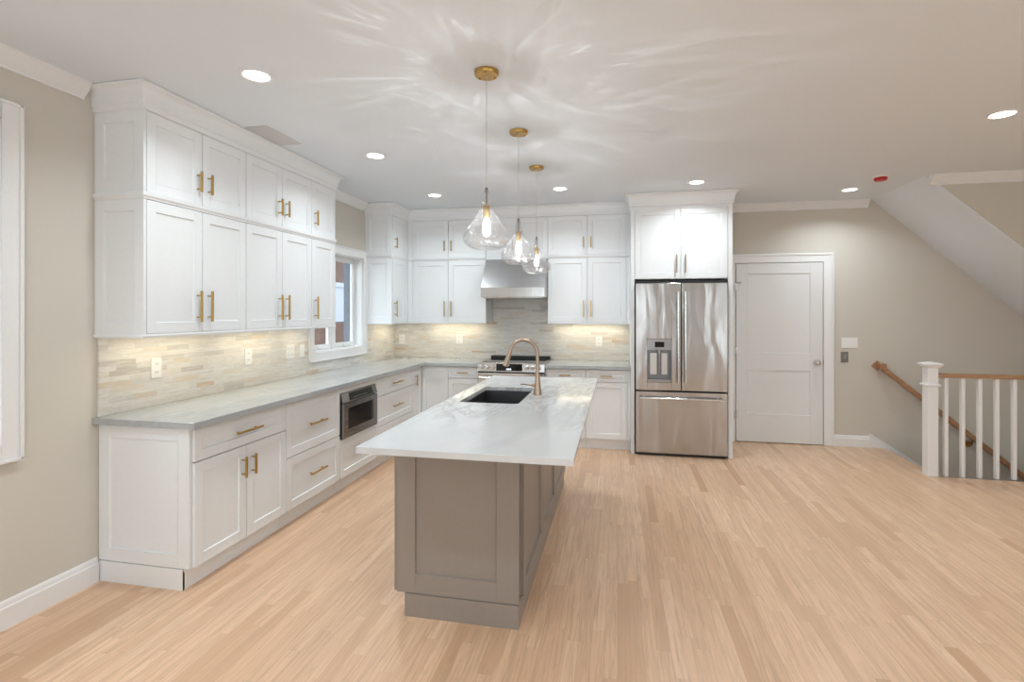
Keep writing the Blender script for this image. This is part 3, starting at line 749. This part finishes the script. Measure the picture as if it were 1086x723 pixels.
# island countertop with sink cut out
tx0, tx1, ty0, ty1 = -1.111, -.170, 2.05, 4.575; sx0, sx1, sy0, sy1 = -1.005, -.615, 3.20, 3.905; z0, z1 = .8855, .916
def holed(x0, y0, x1, y1, a0, b0, a1, b1, z0, z1, rad=.03):
    def rr(xa, ya, xb, yb, r_, n):
        P = []
        for (cx, cy, s) in ((xb - r_, yb - r_, 0), (xa + r_, yb - r_, 1), (xa + r_, ya + r_, 2), (xb - r_, ya + r_, 3)):
            for k in range(n + 1): t = (s + k / n) * PI / 2; P.append((cx + r_ * math.cos(t), cy + r_ * math.sin(t)))
        return P
    O = rr(x0, y0, x1, y1, .006, 4); I = rr(a0, b0, a1, b1, rad, 4); n = len(O)
    vs = [(p[0], p[1], z) for z in (z0, z1) for p in O] + [(p[0], p[1], z) for z in (z0, z1) for p in I]
    fs = []
    for i in range(n):
        j = (i + 1) % n
        fs += [(i, j, n + j, n + i), (2 * n + i, 3 * n + i, 3 * n + j, 2 * n + j), (n + i, n + j, 3 * n + j, 3 * n + i), (i, 2 * n + i, 2 * n + j, j)]
    return MB().add(vs, fs)
o = holed(tx0, ty0, tx1, ty1, sx0, sy0, sx1, sy1, z0, z1).build('island_countertop', 'island_top', bevel=.0025)
tag(o, 'polished white veined stone top on the island with a sink cut-out', 'countertop')
# sink
r = thing('sink', 'dark steel undermount sink set in the island top', 'sink', ((sx0 + sx1) / 2, (sy0 + sy1) / 2, .884))
a, b = (sx1 - sx0) / 2 + .004, (sy1 - sy0) / 2 + .004
m = MB(); t_ = .002; dpt = .215
m.box(-a, -b, -dpt, a, b, -dpt + t_).box(-a - t_, -b, -dpt, -a, b, 0).box(a, -b, -dpt, a + t_, b, 0).box(-a - t_, -b - t_, -dpt, a + t_, -b, 0).box(-a - t_, b, -dpt, a + t_, b + t_, 0)
m.box(-a - .018, -b - .018, -.002, -a - t_, b + .018, 0).box(a + t_, -b - .018, -.002, a + .018, b + .018, 0).box(-a - t_, -b - .018, -.002, a + t_, -b - t_, 0).box(-a - t_, b + t_, -.002, a + t_, b + .018, 0)
m.build('basin', 'sink', r)
MB().lathe([(.045, -dpt + t_), (.045, -dpt + t_ + .003), (.03, -dpt + t_ + .004)], n=24).build('drain', 'chrome', r)
# faucet
fx, fyy = -.551, 3.59
r = thing('faucet', 'bronze gooseneck pull-down faucet beside the island sink', 'faucet', (fx, fyy, .9165))
MB().lathe([(.029, 0), (.029, .008), (.026, .03), (.022, .06), (.0165, .12), (.0135, .17)], n=24).build('base', 'bronze', r, smooth=True)
pts = [(0, 0, .16), (0, 0, .285)]; Rr = .098
for k in range(1, 13):
    a = k / 12 * math.radians(168); pts.append((-Rr + Rr * math.cos(a), 0, .285 + Rr * math.sin(a)))
MB().tube(pts, .0125, 16).build('spout', 'bronze', r, smooth=True)
e = Vector(pts[-1]); dv = (e - Vector(pts[-2])).normalized()
MB().tube([e - dv * .004, e + dv * .02, e + dv * .07, e + dv * .115], [.0135, .0155, .0185, .0205], 16).build('spray_head', 'bronze', r, smooth=True)
MB().cyl((0, 0, .065), (-.042, 0, .065), .013, 16).tube([(-.04, 0, .065), (-.075, 0, .068), (-.12, 0, .071)], [.006, .005, .0045], 10).build('lever', 'bronze', r, smooth=True)

# ------------------------------------------------------------------ outlets and switches
def outlet(label, loc, rz, w, h, kind, group='wall plates on the backsplash', name='outlet', mat='plate', cat='outlet'):
    r = thing(name, label, cat, loc, rz, group)
    MB().box(-w / 2, -.006, -h / 2, w / 2, 0, h / 2).build('plate', mat, r, bevel=.002)
    n = max(1, round(w / .065)) if kind != 'phone' else 1
    for i in range(n):
        x = (i - (n - 1) / 2) * .046 * (w / n / .055)
        if kind == 'duplex':
            for s in (-1, 1):
                o = MB().box(x - .016, -.008, s * .026 - .014, x + .016, -.0062, s * .026 + .014).build('socket', mat, r, bevel=.0015)
                MB().box(x - .008, -.0084, s * .026 - .004, x - .005, -.0081, s * .026 + .006).box(x + .005, -.0084, s * .026 - .004, x + .008, -.0081, s * .026 + .006).build('slot', 'slot', o)
        elif kind == 'rocker':
            MB().box(x - .016, -.009, -.033, x + .016, -.0062, .033).build('rocker', mat if mat != 'greyplate' else 'dsteel', r, bevel=.0015)
    return r
XO = XL + .0112; YO = YK - .0112
outlet('white outlet on backsplash under the nearest left wall cabinet', (XO, 2.719, 1.146), R90, .074, .122, 'duplex')
outlet('white outlet on backsplash under the middle left wall cabinets', (XO, 3.54, 1.147), R90, .078, .122, 'duplex')
outlet('wide white plate on backsplash left of the window', (XO, 4.065, 1.146), R90, .115, .122, 'duplex')
outlet('narrow white switch plate on backsplash right next to the window casing', (XO, 4.24, 1.142), R90, .074, .115, 'rocker', name='light_switch', cat='switch')
outlet('white outlet on back wall backsplash in the corner', (-2.735, YO, 1.14), 0, .078, .12, 'duplex')
outlet('white outlet on back wall backsplash left of the range', (-1.96, YO, 1.148), 0, .08, .115, 'duplex')
outlet('white outlet on back wall backsplash between range and refrigerator', (-.219, YO, 1.144), 0, .078, .122, 'duplex')
outlet('white triple switch plate on wall right of the door', (2.528, YB - .0002, 1.151), 0, .165, .118, 'rocker', 'switches beside the door', 'light_switch', 'plate', 'switch')
outlet('dark grey single switch plate just below the white triple switch', (2.478, YB - .0002, .993), 0, .075, .118, 'rocker', 'switches beside the door', 'light_switch', 'greyplate', 'switch')

# ------------------------------------------------------------------ balustrade
r = thing('newel_post', 'square white newel post with moulded cap at the stair opening', 'newel post', (2.808, YN + .0, 0))
hw_ = .044
YP = hw_   # post sits just behind the front line
MB().box(-hw_, 0, 0, hw_, 2 * hw_, .985).build('post', 'trim', r, bevel=.003)
m = MB(); q = [(-hw_, 0), (hw_, 0), (hw_, 2 * hw_), (-hw_, 2 * hw_)]
m.sweep(q, [(0, .818), (.010, .820), (.014, .830), (.010, .840), (0, .842)], 1, closed=True); m.build('collar', 'trim', r, smooth=True)
m = MB(); m.sweep(q, [(0, .985), (.010, .992), (.022, 1.008), (.028, 1.016), (.028, 1.024), (.0, 1.034), (-.025, 1.039), (-.0435, 1.040), (-.0435, .99), (0, .99)], 1, closed=True)
m.build('cap', 'trim', r, smooth=True)
yc = YN + .044
tag(MB().prism([(yc - .03, .898), (yc + .03, .898), (yc + .032, .912), (yc + .026, .93), (yc + .012, .936), (yc - .012, .936), (yc - .026, .93), (yc - .032, .912)], 'x', 2.8595, XR - .001).build('balustrade_rail', 'oak', smooth=True), 'horizontal oak handrail on top of the white balusters', 'handrail')
k = 0; x = 2.930
names_b = ['first', 'second', 'third', 'fourth', 'fifth', 'sixth']
while x < 3.62:
    b_ = MB().box(x - .0155, yc - .0155, 0, x + .0155, yc + .0155, .8975).build('baluster', 'trim', bevel=.002)
    tag(b_, 'square white baluster, %s to the right of the newel post' % names_b[k], 'baluster', 'white balusters beside the stair opening'); k += 1; x += .1325
# wall handrail down the stair
r = thing('wall_handrail', 'brown oak handrail descending on wall behind the balusters', 'handrail', (2.80, YB, .905))
sl = .845; n_ = 16
pv = [];
m = MB(); L_ = 1.9
prof = [(-.024, -.03), (.024, -.03), (.028, -.008), (.022, .018), (.008, .026), (-.008, .026), (-.022, .018), (-.028, -.008)]
vs = []; A = .02
for (x_, z_) in ((A, -A * sl), (L_, -L_ * sl)):
    for (p_, q_) in prof: vs.append((x_, -.085 + p_, z_ + q_ * 1.2))
m.add(vs, [tuple(range(8)), tuple(reversed(range(8, 16)))] + [(i, (i + 1) % 8, (i + 1) % 8 + 8, i + 8) for i in range(8)])
m.build('rail', 'oak', r, smooth=True)
o = MB().add([(0, 0, 0)], []) 
m = MB(); s_ = .055
m.add([(-s_, -.018, 0), (0, -.018, s_), (s_, -.018, 0), (0, -.018, -s_), (-s_, 0, 0), (0, 0, s_), (s_, 0, 0), (0, 0, -s_)], [(0, 1, 2, 3), (7, 6, 5, 4), (0, 4, 5, 1), (1, 5, 6, 2), (2, 6, 7, 3), (3, 7, 4, 0)])
m.build('rosette', 'oak', r, (.0, 0, 0))
MB().box(-.01, -.11, -.028, .05, -.0185, .03).build('wall_return', 'oak', r, bevel=.004)
for xx in (.86,):
    m = MB(); z_ = -xx * sl
    m.cyl((xx, 0, z_ - .09), (xx, -.012, z_ - .09), .035, 18).tube([(xx, -.01, z_ - .09), (xx, -.07, z_ - .085), (xx, -.085, z_ - .04)], .008, 10)
    m.build('bracket', 'antique', r, smooth=True)

# ------------------------------------------------------------------ ceiling fixtures
def can(i, x, y, label, group, z=ZC):
    r = thing('recessed_light', label, 'ceiling light', (x, y, z), 0, group)
    MB().lathe([(.088, 0), (.088, -.003), (.070, -.006), (.063, -.002), (.063, 0)], n=32, cap0=False, cap1=False).build('trim_ring', 'trim', r, smooth=True)
    MB().lathe([(.062, -.001), (.062, -.003)], n=28).build('lens', 'lens', r)
    L = bpy.data.lights.new('downlight_lamp', 'AREA'); L.shape = 'DISK'; L.size = .12; L.energy = CAN_W; L.color = (.86, .955, 1.0); L.spread = math.radians(140)
    lo = bpy.data.objects.new('downlight_lamp', L); COL.objects.link(lo); lo.location = (0, 0, -.008); lo.parent = r
CG = 'round recessed lights in the ceiling'
cans = [(-1.852, 2.379, 'recessed round ceiling light nearest the camera over the left cabinets'), (-1.881, 3.792, 'recessed ceiling light near the left cabinets, right of the ceiling vent'),
    (-1.904, 5.211, 'recessed ceiling light in front of the far left corner cabinets'), (-.566, 5.183, 'recessed ceiling light in front of the cabinets right of hood'),
    (.742, 5.18, 'recessed ceiling light in front of the refrigerator surround'), (2.305, 5.811, 'recessed ceiling light near the door and the red detector'),
    (2.361, 3.78, 'recessed ceiling light at the right edge of the ceiling')]
for i, (x, y, l) in enumerate(cans): can(i, x, y, l, CG)
for i, (x, y) in enumerate([(-1.9, .9), (-1.9, -.9), (.25, .9), (.25, -.9), (2.36, 1.6), (2.36, -.6), (4.15, 1.4), (4.15, 3.6)]): can(10 + i, x, y, 'added recessed ceiling light out of view that brightens the room', 'recessed lights added outside the frame')  # extra lamps added out of view to raise the room brightness
# vent
r = thing('ceiling_vent', 'white louvred air vent in ceiling beside the left wall cabinets', 'vent', (-2.365, 3.22, ZC))
vw, vl = .085, .19
MB().box(-vw, -vl, -.006, -vw + .018, vl, 0).box(vw - .018, -vl, -.006, vw, vl, 0).box(-vw + .018, -vl, -.006, vw - .018, -vl + .018, 0).box(-vw + .018, vl - .018, -.006, vw - .018, vl, 0).build('frame', 'hvac', r, bevel=.001)
MB().box(-vw + .018, -vl + .018, -.0012, vw - .018, vl - .018, -.0002).build('backing', 'hvac_dark', r)
m = MB()
for k in range(17):
    y = -vl + .028 + k * .0207; m.add([(-vw + .018, y - .006, -.0015), (vw - .018, y - .006, -.0015), (vw - .018, y + .008, -.006), (-vw + .018, y + .008, -.006)], [(0, 1, 2, 3)])
m.build('louvres', 'hvac', r)
# detector
r = thing('smoke_detector', 'small red capped detector on the ceiling near the stair', 'detector', (2.359, 5.30, ZC))
MB().lathe([(.062, 0), (.062, -.008), (.056, -.012)], n=28, cap0=False).build('base', 'plate', r, smooth=True)
MB().lathe([(.052, -.0122), (.052, -.032), (.045, -.040), (.02, -.042)], n=28).build('cap', 'red', r, smooth=True)

def streaked_emission(L, seed):
    # ray pattern put into the bulb's emission by direction, imitating rippled glass caustics
    L.use_nodes = True; nt = L.node_tree; em = nt.nodes['Emission']
    class Q(NT):
        def __init__(s): s.t = nt; s.geo = None
    q = Q(); g = q.n('ShaderNodeNewGeometry'); p = q.sep(g.outputs['Incoming'])
    h = q.math('SQRT', q.math('ADD', q.math('MULTIPLY', p[0], p[0]), q.math('MULTIPLY', p[1], p[1])))
    h = q.math('MAXIMUM', h, .02); cx = q.math('DIVIDE', p[0], h); cy = q.math('DIVIDE', p[1], h)
    el = q.math('ARCTAN2', p[2], h)
    n1 = q.noise(q.comb(q.math('MULTIPLY_ADD', cx, 6.5, seed), q.math('MULTIPLY', cy, 6.5), q.math('MULTIPLY', el, 1.5)), 1, 1.5, .5, .5)
    n2 = q.noise(q.comb(q.math('MULTIPLY_ADD', cx, 2.6, seed + 9.0), q.math('MULTIPLY', cy, 2.6), q.math('MULTIPLY', el, 5.0)), 1, 1, .5)
    rdg = q.math('ABSOLUTE', q.math('SUBTRACT', n1, .5))
    a = q.ramp(rdg, [(0, 1.), (.012, .55), (.035, .12), (.07, 0.)]); m_ = q.ramp(n2, [(.42, 0.), (.58, 1.)])
    up = q.ramp(p[2], [(.0, 0.), (.12, 1.)])
    v = q.math('MULTIPLY', q.math('MULTIPLY', a, m_), up)
    q.link(q.math('MULTIPLY_ADD', v, STREAK, .9), em.inputs['Strength']); em.inputs['Color'].default_value = (1, 1, 1, 1)
# pendants
def pendant(x, y, label):
    r = thing('pendant_light', label, 'pendant light', (x, y, ZC), 0, 'glass pendant lights over the island')
    MB().lathe([(.062, 0), (.062, -.016), (.058, -.022), (.01, -.024)], n=36).build('canopy', 'antique', r, smooth=True)
    m = MB()
    for s in range(3):
        a = s * 2.09 + .6; m.cyl((.046 * math.cos(a), .046 * math.sin(a), -.0235), (.046 * math.cos(a), .046 * math.sin(a), -.028), .005, 10)
    m.build('screw', 'antique', r)
    zt = -.612          # top of glass
    MB().cyl((0, 0, -.024), (0, 0, zt + .012), .0018, 8).build('cord', 'cord', r)
    MB().lathe([(.008, zt + .014), (.008, zt - .004), (.005, zt - .008), (.0035, zt - .07), (.006, zt - .075)], n=14).build('stem', 'greyplate', r, smooth=True)
    MB().lathe([(.006, zt - .072), (.017, zt - .078), (.0185, zt - .085), (.0185, zt - .135), (.0165, zt - .140)], n=24).build('socket', 'brass', r, smooth=True)
    pr = [(.012, 0), (.016, -.012), (.019, -.04), (.026, -.075), (.041, -.110), (.066, -.150), (.094, -.188), (.113, -.218), (.1195, -.244), (.116, -.264), (.100, -.284), (.076, -.297), (.060, -.300)]
    # smooth the profile
    P = []
    for i in range(len(pr) - 1):
        p0, p1, p2, p3 = pr[max(i - 1, 0)], pr[i], pr[i + 1], pr[min(i + 2, len(pr) - 1)]
        for k in range(4):
            t = k / 4; P.append(tuple(.5 * ((2 * p1[j]) + (p2[j] - p0[j]) * t + (2 * p0[j] - 5 * p1[j] + 4 * p2[j] - p3[j]) * t * t + (3 * p1[j] - p0[j] - 3 * p2[j] + p3[j]) * t ** 3) for j in (0, 1)))
    P.append(pr[-1])
    MB().lathe([(a, b) for a, b in P], n=64, cap0=False, cap1=False).build('glass_shade', 'shade', r, (0, 0, zt), smooth=True)
    zb = zt - .140
    MB().lathe([(.009, zb + .002), (.012, zb - .01), (.017, zb - .03), (.0215, zb - .055), (.021, zb - .075), (.014, zb - .092), (.004, zb - .098)], n=20).build('bulb', 'bulb', r, smooth=True)
    m = MB()
    for s in range(4):
        a = s * PI / 2 + .4; m.tube([(.010 * math.cos(a), .010 * math.sin(a), zb - .02), (.012 * math.cos(a), .012 * math.sin(a), zb - .075)], .0012, 6)
    m.build('filament', 'filament', r)
    L = bpy.data.lights.new('bulb_lamp', 'POINT'); L.energy = BULB_W; L.color = (.96, .98, 1.0); L.shadow_soft_size = .006; streaked_emission(L, x * 3 + y * 7)
    lo = bpy.data.objects.new('bulb_lamp', L); COL.objects.link(lo); lo.location = (0, 0, zb - .048); lo.parent = r
pendant(-.661, 2.579, 'clear rippled glass pendant with brass canopy, largest and nearest of three')
pendant(-.664, 3.473, 'clear rippled glass pendant with brass canopy, middle of the three')
pendant(-.678, 4.365, 'clear rippled glass pendant with brass canopy, farthest and smallest looking')

# under cabinet strips
def strip(label, loc, rz, ln):
    r = thing('under_cabinet_light', label, 'strip light', loc, rz, 'strip lights under the wall cabinets')
    MB().box(-ln / 2, -.012, -.010, ln / 2, .012, 0).build('diffuser', 'tape', r)
    L = bpy.data.lights.new('strip_lamp', 'AREA'); L.shape = 'RECTANGLE'; L.size = ln; L.size_y = .02; L.energy = UNDER_W * ln; L.color = (1, .86, .60)
    lo = bpy.data.objects.new('strip_lamp', L); COL.objects.link(lo); lo.location = (0, 0, -.0115); lo.parent = r
ZS = Z1a - .0005
strip('warm strip light under the nearest left wall cabinet', (XL + .16, 2.75, ZS), R90, .62)
strip('warm strip light under the middle left wall cabinet', (XL + .16, 3.52, ZS), R90, .62)
strip('warm strip light under the left wall cabinet by the window', (XL + .16, 4.09, ZS), R90, .26)
strip('warm strip light under the corner wall cabinet', (XL + .16, 5.85, ZS), R90, .5)
strip('warm strip light under the back wall cabinet left of hood', (-2.0, YK - .14, ZS), 0, .7)
strip('warm strip light under the back wall cabinet right of hood', (-.33, YK - .14, ZS), 0, .75)
